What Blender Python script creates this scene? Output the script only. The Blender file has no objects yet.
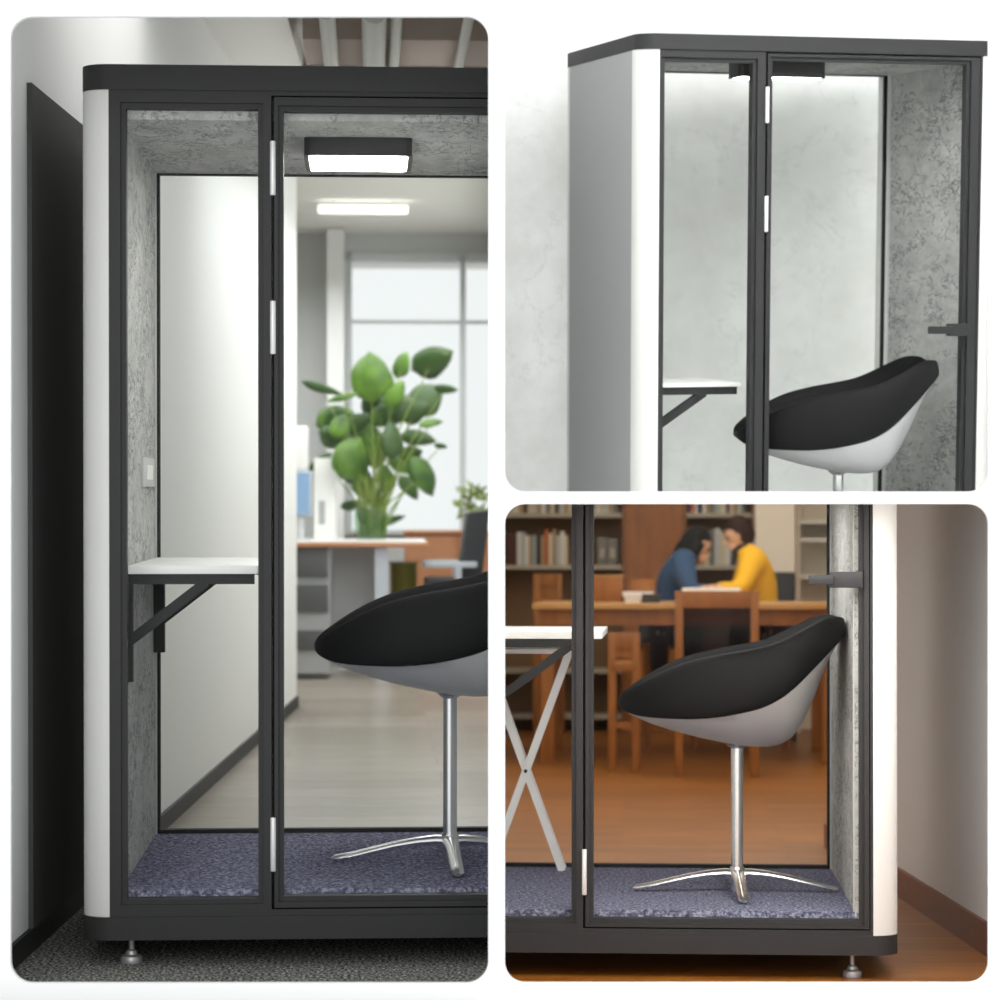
import bpy, bmesh, math, random
from mathutils import Matrix, Vector
random.seed(7)
C = bpy.context.scene.collection
F = 2600.0
PPX, PPY = 517.0, 532.0
CAM = Vector((0, 0, 1.5))
R_ = math.radians

# ------------------------------------------------------------------ camera
cd = bpy.data.cameras.new('camera')
cd.sensor_width = 36; cd.lens = 36 * F / 1000
cd.shift_x = -(PPX - 500) / 1000; cd.shift_y = (PPY - 500) / 1000
cd.clip_end = 300
cd.dof.use_dof = True; cd.dof.focus_distance = 7.1
cd.dof.aperture_fstop = (cd.lens / 1000) / 0.022
cam = bpy.data.objects.new('camera', cd); C.objects.link(cam)
cam.location = CAM; cam.rotation_euler = (R_(90), 0, 0)
bpy.context.scene.camera = cam

# ------------------------------------------------------------------ materials
MATS = {}
def nmat(name):
    m = bpy.data.materials.new(name); m.use_nodes = True
    MATS[name] = m
    nt = m.node_tree
    return m, nt, nt.nodes['Principled BSDF']
def mat(name, col, rough=.5, metal=0, emit=None, es=0, spec=.5):
    m, nt, b = nmat(name)
    b.inputs['Base Color'].default_value = (*col, 1)
    b.inputs['Roughness'].default_value = rough
    b.inputs['Metallic'].default_value = metal
    b.inputs['Specular IOR Level'].default_value = spec
    if emit:
        b.inputs['Emission Color'].default_value = (*emit, 1); b.inputs['Emission Strength'].default_value = es
    # faint procedural unevenness in the gloss
    n = nt.nodes.new('ShaderNodeTexNoise'); n.inputs['Scale'].default_value = 40
    mr = nt.nodes.new('ShaderNodeMapRange')
    mr.inputs[3].default_value = max(0, rough - .04); mr.inputs[4].default_value = min(1, rough + .04)
    nt.links.new(n.outputs[0], mr.inputs[0]); nt.links.new(mr.outputs[0], b.inputs['Roughness'])
    return m
def s(r, g, b):
    f = lambda c: ((c / 255 + .055) / 1.055) ** 2.4 if c > 10 else c / 255 / 12.92
    return (f(r), f(g), f(b))
def ramp(nt, stops):
    r = nt.nodes.new('ShaderNodeValToRGB')
    e = r.color_ramp.elements
    e[0].position, e[0].color = stops[0][0], (*stops[0][1], 1)
    e[1].position, e[1].color = stops[-1][0], (*stops[-1][1], 1)
    for p, c in stops[1:-1]:
        x = e.new(p); x.color = (*c, 1)
    return r
def coords(nt, scale=(1, 1, 1)):
    t = nt.nodes.new('ShaderNodeTexCoord'); mp = nt.nodes.new('ShaderNodeMapping')
    mp.inputs['Scale'].default_value = scale
    nt.links.new(t.outputs['Object'], mp.inputs['Vector'])
    return mp.outputs['Vector']
def noise(nt, vec, scale, detail=4, rough=.5, dist=0):
    n = nt.nodes.new('ShaderNodeTexNoise')
    n.inputs['Scale'].default_value = scale; n.inputs['Detail'].default_value = detail
    n.inputs['Roughness'].default_value = rough; n.inputs['Distortion'].default_value = dist
    nt.links.new(vec, n.inputs['Vector'])
    return n.outputs[0]
def math_(nt, op, a, b=None):
    n = nt.nodes.new('ShaderNodeMath'); n.operation = op
    for i, v in enumerate((a, b)):
        if v is None: continue
        if isinstance(v, (int, float)): n.inputs[i].default_value = v
        else: nt.links.new(v, n.inputs[i])
    return n.outputs[0]
def mixc(nt, fac, a, b, mode='MIX'):
    n = nt.nodes.new('ShaderNodeMix'); n.data_type = 'RGBA'; n.blend_type = mode
    for i, v in ((0, fac), (6, a), (7, b)):
        if isinstance(v, (int, float)): n.inputs[i].default_value = v
        elif isinstance(v, tuple): n.inputs[i].default_value = (*v, 1)
        else: nt.links.new(v, n.inputs[i])
    return n.outputs[2]
def veins(nt, vec, scale, width, mask_scale, thr=.5):
    """thin crooked dark lines: where a distorted noise crosses its middle, broken up by a mask"""
    a = noise(nt, vec, scale, 6, .62, .6)
    d = math_(nt, 'ABSOLUTE', math_(nt, 'SUBTRACT', a, .5))
    line = math_(nt, 'LESS_THAN', d, width)
    m = noise(nt, vec, mask_scale, 3)
    return math_(nt, 'MULTIPLY', line, math_(nt, 'GREATER_THAN', m, thr))
def bump(nt, bsdf, h, strength, dist=.01):
    b = nt.nodes.new('ShaderNodeBump'); b.inputs['Strength'].default_value = strength; b.inputs['Distance'].default_value = dist
    nt.links.new(h, b.inputs['Height']); nt.links.new(b.outputs[0], bsdf.inputs['Normal'])

def felt(name, lo, hi, vein):
    m, nt, b = nmat(name); v = coords(nt, (1, .42, 1))
    n1 = noise(nt, v, 16, 8, .75)
    r = ramp(nt, [(.3, lo), (.7, hi)]); nt.links.new(n1, r.inputs[0])
    l1 = veins(nt, v, 13, .010, 6, .48); l2 = veins(nt, v, 36, .024, 8, .5)
    c = mixc(nt, math_(nt, 'MULTIPLY', l1, .5), r.outputs[0], vein)
    c = mixc(nt, math_(nt, 'MULTIPLY', l2, .5), c, vein)
    nt.links.new(c, b.inputs['Base Color']); b.inputs['Roughness'].default_value = .95
    b.inputs['Specular IOR Level'].default_value = .1
    bump(nt, b, n1, .3, .004)
    return m
felt('grey_felt', s(158, 159, 157), s(206, 206, 203), s(58, 58, 56))
def carpet(name, lo, mid, hi, scale):
    m, nt, b = nmat(name); v = coords(nt)
    n1 = noise(nt, v, scale, 3, .7)
    r = ramp(nt, [(.36, lo), (.5, mid), (.64, hi)]); nt.links.new(n1, r.inputs[0])
    nt.links.new(r.outputs[0], b.inputs['Base Color']); b.inputs['Roughness'].default_value = 1
    b.inputs['Specular IOR Level'].default_value = 0
    bump(nt, b, n1, .7, .006)
    return m
carpet('blue_carpet', s(72, 73, 92), s(112, 113, 134), s(168, 169, 188), 95)
carpet('dark_carpet', s(28, 28, 27), s(98, 98, 94), s(205, 205, 198), 120)
m, nt, b = nmat('marble'); v = coords(nt)
n1 = noise(nt, v, 2.2, 9, .7)
r = ramp(nt, [(.35, s(224, 224, 222)), (.6, s(241, 242, 242))]); nt.links.new(n1, r.inputs[0])
l = veins(nt, v, 3.0, .006, 2.2, .5)
l2 = noise(nt, v, 9, 8, .8); r2 = ramp(nt, [(.60, (0, 0, 0)), (.75, (1, 1, 1))]); nt.links.new(l2, r2.inputs[0])
c = mixc(nt, math_(nt, 'MULTIPLY', l, .14), r.outputs[0], s(160, 156, 148))
c = mixc(nt, math_(nt, 'MULTIPLY', r2.outputs[0], .5), c, s(190, 186, 176))
nt.links.new(c, b.inputs['Base Color']); b.inputs['Roughness'].default_value = .6
def wood(name, a, bcol, rough=.35, scale=(1, 14, 14), planks=None, spec=.5):
    m, nt, b = nmat(name); v = coords(nt, scale)
    n1 = noise(nt, v, 2.5, 6, .65, .4)
    r = ramp(nt, [(.3, a), (.7, bcol)]); nt.links.new(n1, r.inputs[0])
    col = r.outputs[0]
    if planks:
        br = nt.nodes.new('ShaderNodeTexBrick'); t = nt.nodes.new('ShaderNodeTexCoord')
        nt.links.new(t.outputs['Object'], br.inputs['Vector'])
        br.inputs['Scale'].default_value = 1; br.inputs['Brick Width'].default_value = planks[0]
        br.inputs['Row Height'].default_value = planks[1]; br.inputs['Mortar Size'].default_value = .0025
        br.inputs['Color1'].default_value = (1, 1, 1, 1); br.inputs['Color2'].default_value = (.72, .7, .68, 1)
        br.inputs['Mortar'].default_value = (.45, .4, .35, 1)
        col = mixc(nt, 1.0, col, br.outputs['Color'], 'MULTIPLY')
    nt.links.new(col, b.inputs['Base Color']); b.inputs['Roughness'].default_value = rough
    b.inputs['Specular IOR Level'].default_value = spec
    return m
wood('library_floor', s(122, 72, 20), s(170, 106, 36), .38, (1.2, 12, 1), (1.4, .16))
wood('library_wood', s(126, 74, 22), s(164, 102, 36), .45, (8, 8, 1.2))
wood('table_wood', s(168, 124, 70), s(196, 150, 92), .35, (1.2, 10, 6))
wood('dark_red_wood', s(92, 42, 22), s(122, 60, 32), .4, (10, 1.2, 10))
wood('office_floor', s(136, 127, 117), s(166, 156, 145), .3, (2.2, 9, 1), (1.3, .3))
wood('orange_wood', s(176, 118, 80), s(200, 142, 102), .5, (2, 10, 10))
mat('charcoal', s(49, 49, 50), .55, spec=.25)
mat('shadow_dark', s(88, 88, 86), .9, spec=.1)  # shadow tone put into the colour of the slab beside the office booth
mat('groove_black', s(18, 18, 19), .7)
mat('black_metal', s(40, 40, 41), .45, spec=.4)
mat('white_panel', s(216, 216, 213), .4)
mat('side_grey', s(154, 155, 156), .45)
mat('trim_light', s(190, 192, 190), .35)
mat('white_top', s(245, 245, 243), .3)
mat('hinge_steel', s(225, 225, 225), .35, .3)
mat('foot_steel', s(165, 165, 165), .4, .6)
mat('chrome', (.82, .82, .83), .2, 1)
mat('silver_shell', (.93, .93, .94), .34, .35)
mat('seat_black', s(17, 17, 18), .65, spec=.2)
mat('diffuser', (1, 1, 1), .5, emit=(1, .99, .96), es=24)
mat('pendant_light', (1, 1, 1), .5, emit=(1, .98, .92), es=1.4)
mat('white_paint', s(238, 239, 238), .75, spec=.2)
mat('display_white', (.95, .95, .95), .8, spec=.1)
mat('ceiling_white', s(236, 236, 232), .8, spec=.2)
mat('office_grey', s(205, 207, 206), .8, spec=.2)
mat('duct_brown', s(160, 146, 136), .7)
mat('pipe_grey', s(178, 178, 172), .6)
mat('baseboard_black', s(26, 27, 26), .6)
mat('window_frame', s(212, 216, 217), .5)
mat('screen_blue', s(150, 185, 225), .3)
mat('lamp_white', s(248, 248, 246), .6)
mat('drawer_grey', s(92, 94, 95), .6)
mat('panel_grey', s(178, 180, 182), .6)
mat('leg_pale', s(205, 212, 224), .5)
mat('olive', s(128, 122, 52), .6)
mat('leaf_dark', s(50, 80, 28), .4)
mat('stem_green', s(132, 152, 72), .5)
mat('plastic_black', s(44, 46, 50), .6)
mat('armrest', s(190, 196, 204), .4)
mat('library_cream', s(236, 228, 214), .8, spec=.2)
mat('shelf_grey', s(176, 168, 152), .6)
mat('shelf_back', s(120, 92, 62), .8)
mat('skin', s(222, 176, 146), .55)
mat('hair_black', s(16, 13, 13), .65, spec=.2)
mat('hair_brown', s(42, 24, 18), .65, spec=.2)
mat('shirt_blue', s(42, 72, 108), .85)
mat('shirt_yellow', s(232, 178, 26), .8)
mat('collar_dark', s(44, 34, 34), .8)
mat('trouser_dark', s(36, 38, 48), .85)
mat('lip', s(190, 110, 100), .5)
mat('paper', s(240, 240, 240), .7)
mat('screen_mesh', s(70, 58, 56), .7)
mat('facade', s(246, 248, 248), .8); mat('facade_glass', s(226, 232, 236), .6)
m, nt, b = nmat('leaf_green'); v = coords(nt); n1 = noise(nt, v, 6, 3)
r = ramp(nt, [(.35, s(38, 76, 16)), (.65, s(98, 138, 42))]); nt.links.new(n1, r.inputs[0])
nt.links.new(r.outputs[0], b.inputs['Base Color']); b.inputs['Roughness'].default_value = .4
def glass(name, tint, refl):
    m = bpy.data.materials.new(name); m.use_nodes = True; nt = m.node_tree
    nt.nodes.remove(nt.nodes['Principled BSDF'])
    o = nt.nodes['Material Output']; t = nt.nodes.new('ShaderNodeBsdfTransparent'); t.inputs[0].default_value = (*tint, 1)
    g = nt.nodes.new('ShaderNodeBsdfGlossy'); g.inputs['Roughness'].default_value = .02
    lw = nt.nodes.new('ShaderNodeLayerWeight'); lw.inputs[0].default_value = .2
    mu = math_(nt, 'ADD', math_(nt, 'MULTIPLY', math_(nt, 'POWER', lw.outputs['Facing'], 3.0), .25), refl)
    mx = nt.nodes.new('ShaderNodeMixShader')
    nt.links.new(mu, mx.inputs[0]); nt.links.new(t.outputs[0], mx.inputs[1]); nt.links.new(g.outputs[0], mx.inputs[2])
    nt.links.new(mx.outputs[0], o.inputs[0]); MATS[name] = m
glass('clear_glass', (.985, .99, .985), .0012)
glass('vase_glass', (.80, .88, .80), .05)
glass('dark_mesh', (.42, .34, .32), .01)

# ------------------------------------------------------------------ panels (three rooms, each with its own frame)
class Panel:
    def __init__(self, vpx, vpy, h):
        yaw = math.atan((vpx - PPX) / F); pit = math.atan((PPY - vpy) / F * math.cos(yaw))
        self.h, self.vpx, self.vpy = h, vpx, vpy
        self.M = Matrix.Translation(CAM) @ Matrix.Rotation(-yaw, 4, 'Z') @ Matrix.Rotation(pit, 4, 'X') @ Matrix.Translation((0, 0, -h))
        self.objs = []
    def pick(self, px, py, axis, val):
        """the point of the local plane axis=val that lies in direction (px, py)"""
        inv = self.M.inverted()
        o = inv @ CAM; d = inv.to_3x3() @ Vector(((px - PPX) / F, 1, -(py - PPY) / F))
        return o + d * ((val - o[axis]) / d[axis])
    def at(self, px, py, d):
        return self.pick(px, py, 1, d)
    def sub(self, T):
        q = Panel.__new__(Panel); q.M = self.M @ T; q.objs = self.objs; q.h = 0
        return q

# ------------------------------------------------------------------ mesh building
class MB:
    def __init__(self): self.bm = bmesh.new()
    def box(self, x0, x1, y0, y1, z0, z1, bev=0):
        b2 = bmesh.new() if bev else self.bm
        vs = [b2.verts.new((x, y, z)) for z in (z0, z1) for y in (y0, y1) for x in (x0, x1)]
        for f in ((0, 2, 3, 1), (4, 5, 7, 6), (0, 1, 5, 4), (2, 6, 7, 3), (0, 4, 6, 2), (1, 3, 7, 5)):
            b2.faces.new([vs[i] for i in f])
        if bev:
            bmesh.ops.bevel(b2, geom=b2.edges[:], offset=bev, segments=2, affect='EDGES', profile=.6)
            self.join(b2)
        return self
    def join(self, b2, M=None):
        if M: bmesh.ops.transform(b2, matrix=M, verts=b2.verts)
        me = bpy.data.meshes.new('tmp'); b2.to_mesh(me); self.bm.from_mesh(me); bpy.data.meshes.remove(me); b2.free()
    def prism(self, pts, z0, z1, axis='z'):
        """closed outline extruded; axis z: pts are (x,y); axis y: pts are (x,z)"""
        mk = (lambda p, t: (p[0], p[1], t)) if axis == 'z' else (lambda p, t: (p[0], t, p[1]))
        a = [self.bm.verts.new(mk(p, z0)) for p in pts]; b = [self.bm.verts.new(mk(p, z1)) for p in pts]
        n = len(pts)
        for i in range(n): self.bm.faces.new((a[i], a[(i + 1) % n], b[(i + 1) % n], b[i]))
        self.bm.faces.new(a[::-1]); self.bm.faces.new(b)
        return self
    def tube(self, pts, rad, n=10, flat=1.0):
        """swept tube through pts; rad a number or list; flat squashes the second axis"""
        pts = [Vector(p) for p in pts]; rs = rad if isinstance(rad, (list, tuple)) else [rad] * len(pts)
        rings = []
        for i, p in enumerate(pts):
            t = (pts[min(i + 1, len(pts) - 1)] - pts[max(i - 1, 0)]).normalized()
            up = Vector((0, 0, 1)) if abs(t.z) < .95 else Vector((1, 0, 0))
            u = t.cross(up).normalized(); w = u.cross(t).normalized()
            rings.append([self.bm.verts.new(p + u * (rs[i] * math.cos(2 * math.pi * k / n)) + w * (rs[i] * flat * math.sin(2 * math.pi * k / n))) for k in range(n)])
        for a, b in zip(rings, rings[1:]):
            for k in range(n): self.bm.faces.new((a[k], a[(k + 1) % n], b[(k + 1) % n], b[k]))
        self.bm.faces.new(rings[0][::-1]); self.bm.faces.new(rings[-1])
        return self
    def lathe(self, prof, c=(0, 0, 0), n=24):
        rings = []
        for r, z in prof:
            rings.append([self.bm.verts.new((c[0] + r * math.cos(2 * math.pi * k / n), c[1] + r * math.sin(2 * math.pi * k / n), c[2] + z)) for k in range(n)])
        for a, b in zip(rings, rings[1:]):
            for k in range(n): self.bm.faces.new((a[k], a[(k + 1) % n], b[(k + 1) % n], b[k]))
        self.bm.faces.new(rings[0][::-1]); self.bm.faces.new(rings[-1])
        return self
    def bar(self, p, q, w, t):
        """flat bar between (x,z) points p and q; w across, y range t=(y0,y1)"""
        p = Vector(p); q = Vector(q); n = (q - p).normalized(); k = Vector((-n.y, n.x)) * w / 2
        return self.prism([p - k, q - k, q + k, p + k], t[0], t[1], 'y')
    def ball(self, c, r, seg=20, M=None):
        b2 = bmesh.new(); bmesh.ops.create_uvsphere(b2, u_segments=seg, v_segments=seg // 2 + 2, radius=1)
        bmesh.ops.scale(b2, vec=Vector(r) if hasattr(r, '__len__') else Vector((r, r, r)), verts=b2.verts)
        T = Matrix.Translation(c)
        self.join(b2, T @ M if M else T)
        return self

def smooth(o, ang=35):
    me = o.data
    for p in me.polygons: p.use_smooth = True
    me.set_sharp_from_angle(angle=R_(ang))
ORG = {}
def finish(P, name, mb, m, root=None, parent=None, sm=True):
    bm = mb.bm
    org = ORG.get(root.name if root else None, Vector((0, 0, 0)))
    bmesh.ops.translate(bm, vec=-org, verts=bm.verts)
    bmesh.ops.recalc_face_normals(bm, faces=bm.faces)
    me = bpy.data.meshes.new(name); bm.to_mesh(me); bm.free()
    o = bpy.data.objects.new(name, me); C.objects.link(o)
    me.materials.append(MATS[m])
    if sm: smooth(o)
    if parent is not None: o.parent = parent
    elif root is not None: o.parent = root
    P.objs.append(o)
    return o
def thing(P, name, label, cat, loc=(0, 0, 0), group=None):
    o = bpy.data.objects.new(name, None); C.objects.link(o)
    o.empty_display_size = .1
    o.matrix_world = P.M @ Matrix.Translation(loc)
    ORG[o.name] = Vector(loc)
    o['label'] = label; o['category'] = cat
    if group: o['group'] = group
    return o
def single(P, name, mb, m, label=None, cat=None, group=None, kind=None, loc=None, sm=True):
    """a top-level thing (or structure) that is one mesh"""
    bm = mb.bm
    if loc is None:
        bb = [v.co for v in bm.verts]
        loc = Vector((sum(v.x for v in bb) / len(bb), sum(v.y for v in bb) / len(bb), min(v.z for v in bb)))
    loc = Vector(loc)
    bmesh.ops.translate(bm, vec=-loc, verts=bm.verts)
    bmesh.ops.recalc_face_normals(bm, faces=bm.faces)
    me = bpy.data.meshes.new(name); bm.to_mesh(me); bm.free()
    o = bpy.data.objects.new(name, me); C.objects.link(o); me.materials.append(MATS[m])
    o.matrix_world = P.M @ Matrix.Translation(loc)
    if sm: smooth(o)
    if label: o['label'] = label
    if cat: o['category'] = cat
    if group: o['group'] = group
    if kind: o['kind'] = kind
    P.objs.append(o)
    return o
def structure(P, name, mb, m): return single(P, name, mb, m, kind='structure', sm=False)

P1 = Panel(368, 494, 1.16)      # office
P3 = Panel(666, 571, 1.16)      # library
W0 = Panel(PPX, PPY, 0); W0.M = Matrix.Identity(4)   # world
# marble room: the booth is seen from its left and a little from below
PIT2 = R_(5.9)
P2 = Panel(PPX, PPY, 0)
P2.M = Matrix.Translation(CAM) @ Matrix.Rotation(PIT2, 4, 'X')
OL = Matrix.Rotation(-PIT2, 3, 'X') @ Vector((.398, 8.46, 1.624))
P2B = P2.sub(Matrix.Translation(OL) @ Matrix.Rotation(R_(14.6), 4, 'Z'))

# ------------------------------------------------------------------ the booth
def round_rect(x0, x1, y0, y1, r, n=8):
    pts = []
    for cx, cy, a0 in ((x0 + r, y0 + r, 180), (x1 - r, y0 + r, 270), (x1 - r, y1 - r, 0), (x0 + r, y1 - r, 90)):
        for k in range(n + 1):
            a = R_(a0 + 90 * k / n); pts.append((cx + r * math.cos(a), cy + r * math.sin(a)))
    return pts
def booth(P, g, label, sides):
    t = thing(P, 'privacy_booth', label, 'booth', ((g['a0'] + g['b0']) / 2, g['Do'] / 2, g['zb0']))
    a0, a1, b1, b0, Do, D = g['a0'], g['a1'], g['b1'], g['b0'], g['Do'], g['D']
    rr = .07
    finish(P, 'roof', MB().prism(round_rect(a0, b0, -.006, Do + .006, rr), g['zs0'], g['zs1']), 'charcoal', t)
    finish(P, 'base', MB().prism(round_rect(a0, b0, -.006, Do + .006, rr), g['zb0'], g['zb1']), 'charcoal', t)
    z0, z1 = g['zb1'], g['zs0']
    for sx, xo, xi in ((1, a0, a1), (-1, b0, b1)):
        w = (xi - xo) * sx
        # rounded white corner column, then the flat side wall behind it
        for yy, dy in ((0, 1), (Do, -1)):
            prof = []
            for k in range(9):
                a = R_(90 * k / 8)
                prof.append((xi - sx * w * math.sin(a), yy + dy * .066 * (1 - math.cos(a))))
            prof += [(xo, yy + dy * .078), (xo + sx * .03, yy + dy * .078), (xi, yy + dy * .04)]
            finish(P, 'corner_panel', MB().prism(prof, z0, z1), 'white_panel', t)
        finish(P, 'side_panel', MB().box(min(xo + sx * .001, xo + sx * .03), max(xo + sx * .001, xo + sx * .03), .079, Do - .079, z0, z1), 'side_grey', t)
    f0, f1, mm, o0, o1 = g['f0'], g['f1'], g['m'], g['o0'], g['o1']
    zf0, zf1, zd0, zd1, dt, dbm = g['zf0'], g['zf1'], g['zd0'], g['zd1'], g['dt'], g['dbm']
    L = .013
    fr = MB()
    fr.box(a1, f0 - L, .001, .05, z0, z1); fr.box(f0 - L, f1 + L, .001, .05, zf1 + L, z1); fr.box(f0 - L, f1 + L, .001, .05, z0, zf0 - L)
    fr.box(f1 + L, mm - .004, .001, .05, z0, z1); fr.box(mm - .004, b1, .001, .05, dt + .004, z1); fr.box(mm - .004, b1, .001, .05, z0, dbm - .004)
    fr.box(b1 - .008, b1, .001, .05, dbm - .004, dt + .004)
    # recessed lip round the fixed pane
    fr.box(f0 - L, f0, .012, .05, zf0, zf1); fr.box(f1, f1 + L, .012, .05, zf0, zf1)
    fr.box(f0 - L, f1 + L, .012, .05, zf1, zf1 + L); fr.box(f0 - L, f1 + L, .012, .05, zf0 - L, zf0)
    finish(P, 'front_frame', fr, 'charcoal', t, sm=False)
    gr = MB()
    for q in ((mm - .004, mm + .02, z0 + .005, z1 - .005),): gr.box(q[0], q[1], .052, .06, q[2], q[3])
    gr.box(mm, b1, .052, .06, dt - .02, dt + .01); gr.box(mm, b1, .052, .06, dbm - .01, dbm + .02)
    finish(P, 'door_seal', gr, 'groove_black', t, sm=False)
    finish(P, 'fixed_pane', MB().box(f0 - .005, f1 + .005, .030, .036, zf0 - .005, zf1 + .005), 'clear_glass', t, sm=False)
    # door
    dl, dr = mm + .003, b1 - .011
    dm = MB()
    dm.box(dl, o0 - L, .0, .045, dbm, dt); dm.box(o1 + L, dr, .0, .045, dbm, dt)
    dm.box(o0 - L, o1 + L, .0, .045, zd1 + L, dt); dm.box(o0 - L, o1 + L, .0, .045, dbm, zd0 - L)
    dm.box(o0 - L, o0, .012, .045, zd0, zd1); dm.box(o1, o1 + L, .012, .045, zd0, zd1)
    dm.box(o0 - L, o1 + L, .012, .045, zd1, zd1 + L); dm.box(o0 - L, o1 + L, .012, .045, zd0 - L, zd0)
    door = finish(P, 'door', dm, 'charcoal', t, sm=False)
    finish(P, 'door_pane', MB().box(o0 - .005, o1 + .005, .022, .028, zd0 - .005, zd1 + .005), 'clear_glass', t, door, sm=False)
    for zc, zl in g['hinges']:
        finish(P, 'hinge', MB().lathe([(.0062, -zl / 2), (.007, -zl / 2 + .002), (.007, zl / 2 - .002), (.0062, zl / 2)], (mm, -.004, zc), 14), 'hinge_steel', t, door)
    if g.get('handle'):
        hx0, hx1, hx2, hz0, hz1 = g['handle']
        hm = MB().box(hx1, hx2, -.03, .0, hz0, hz1, .003); dz = (hz1 - hz0) * .2
        hm.box(hx0, hx1 + .01, -.045, -.025, hz0 + dz, hz1 - dz, .003)
        finish(P, 'handle', hm, 'black_metal', t, door)
    # inside
    li, ri, zc, zfl = g['li'], g['ri'], g['zc'], g['zfl']
    finish(P, 'wall_lining', MB().box(a0 + .032, li, .052, D, zfl - .02, z1), 'grey_felt', t, sm=False)
    finish(P, 'wall_lining', MB().box(ri, b0 - .032, .052, D, zfl - .02, z1), 'grey_felt', t, sm=False)
    finish(P, 'ceiling_lining', MB().box(li, ri, .052, D, zc, z1 - .001), 'grey_felt', t, sm=False)
    finish(P, 'carpet', MB().box(li, ri, .06, D, zfl - .03, zfl), 'blue_carpet', t, sm=False)
    for x, sx in ((li, 1), (ri, -1)):
        for y in (.062, D - .012):
            finish(P, 'trim_strip', MB().box(min(x, x + sx * .004), max(x, x + sx * .004), y, y + .01, zfl, zc), 'trim_light', t, sm=False)
    gk = g.get('gk', .014)
    bk = MB()
    bk.box(a0 + .04, li + gk, D, D + .03, zfl - .02, zc + .02); bk.box(ri - gk, b0 - .04, D, D + .03, zfl - .02, zc + .02)
    bk.box(li, ri, D, D + .03, zc - .004, z1 - .001); bk.box(li, ri, D, D + .03, z0, zfl + .012)
    finish(P, 'rear_frame', bk, 'groove_black', t, sm=False)
    finish(P, 'rear_pane', MB().box(li + gk - .004, ri - gk + .004, D + .012, D + .018, zfl + .008, zc), 'clear_glass', t, sm=False)
    for fx, fy in g['feet']:
        zz = g['zb0']; hh = zz
        prof = [(.027, -hh), (.028, -hh + .010), (.025, -hh + .017), (.015, -hh + .022), (.013, -hh + .030), (.007, -hh + .034), (.007, 0)]
        finish(P, 'levelling_foot', MB().lathe(prof, (fx, fy, zz)), 'foot_steel', t)
    return t

def gspec(P, px, W, off):
    """front-plane pixel measures of a booth seen one-point -> metres; off = front plane distance"""
    X = lambda v: P.pick(v, 500, 1, off)[0]
    Z = lambda v: P.pick(500, v, 1, off)[2]
    return X, Z
D1 = 6.404; D3 = 7.44
B1 = P1.sub(Matrix.Translation((0, D1, 0))); B3 = P3.sub(Matrix.Translation((0, D3, 0)))
X1 = lambda v, y=0: B1.pick(v, 500, 1, y)[0]
Z1 = lambda v, y=0: B1.pick(368, v, 1, y)[2]
X3 = lambda v, y=0: B3.pick(v, 600, 1, y)[0]
Z3 = lambda v, y=0: B3.pick(666, v, 1, y)[2]
WB = 1.365
a0 = X1(80.5)
g1 = dict(a0=a0, a1=X1(109), b0=a0 + WB, b1=a0 + WB - .066, D=1.13, Do=1.18, zs1=Z1(67), zs0=Z1(92), zb1=Z1(915), zb0=Z1(938),
          f0=X1(126), f1=X1(258), m=X1(273), o0=X1(283.5), o1=a0 + WB - .11, zf0=Z1(898), zf1=Z1(109.5), zd0=Z1(896), zd1=Z1(111.5),
          dt=Z1(98), dbm=Z1(907), hinges=[(Z1(169), .132), (Z1(328), .13), (Z1(843.5), .132)], li=X1(118), ri=a0 + WB - .09,
          zc=Z1(118.5), zfl=Z1(892), gk=.012, feet=[(X1(131, .06), .06), (a0 + WB - .12, .06), (X1(131, .06), 1.08)])
booth(B1, g1, 'charcoal framed booth with white rounded corner in the bright office, left picture', 'L')
b0 = X3(899)
g3 = dict(b0=b0, b1=X3(873), a0=b0 - WB, a1=b0 - WB + .066, D=1.13, Do=1.18, zs1=Z3(571) + 1.05, zs0=Z3(571) + .99, zb1=Z3(934), zb0=Z3(953.5),
          f0=b0 - WB + .106, f1=X3(571.5), m=X3(584.5), o0=X3(593.5), o1=X3(859.5), zf0=Z3(919.5), zf1=Z3(571) + .95, zd0=Z3(919), zd1=Z3(571) + .945,
          dt=Z3(571) + .975, dbm=Z3(927.5), hinges=[(Z3(872.5), .13), (Z3(571) + .3, .13)], li=b0 - WB + .09, ri=X3(856),
          zc=Z3(571) + .925, zfl=Z3(913), gk=.012, feet=[(X3(852, .06), .06), (b0 - WB + .12, .06), (X3(852, .06), 1.08)],
          handle=(X3(808), X3(829), X3(862), Z3(587.5), Z3(571.5)))
booth(B3, g3, 'charcoal framed booth with a lever handle on the reddish wood floor of the library', 'R')
def xz2(px, py, y=0):
    q = P2B.pick(px, py, 1, y); return q
X2 = lambda v, y=0: xz2(v, 300, y)[0]
Z2 = lambda px, py, y=0: xz2(px, py, y)[2]
WB2 = 1.275
g2 = dict(a0=0, a1=X2(658.5), b0=WB2, b1=X2(979), D=.86, Do=.916, zs1=0.0, zs0=-.05, zb1=-1.95, zb0=-2.02,
          f0=X2(664.5), f1=X2(752), m=X2(765), o0=X2(771.5), o1=X2(964), zf0=-1.85, zf1=Z2(700, 61.5), zd0=-1.85, zd1=Z2(850, 62),
          dt=Z2(850, 55), dbm=-1.9, hinges=[(Z2(766, 105), .118), (Z2(766, 214), .118)], li=.05, ri=X2(978, .06),
          zc=-.056, zfl=-1.84, gk=.022, feet=[],
          handle=(X2(925), X2(946), X2(966), Z2(945, 336), Z2(945, 323.5)))
booth(P2B, g2, 'booth seen from its grey side in front of the white marble wall, upper right', 'LR')

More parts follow.
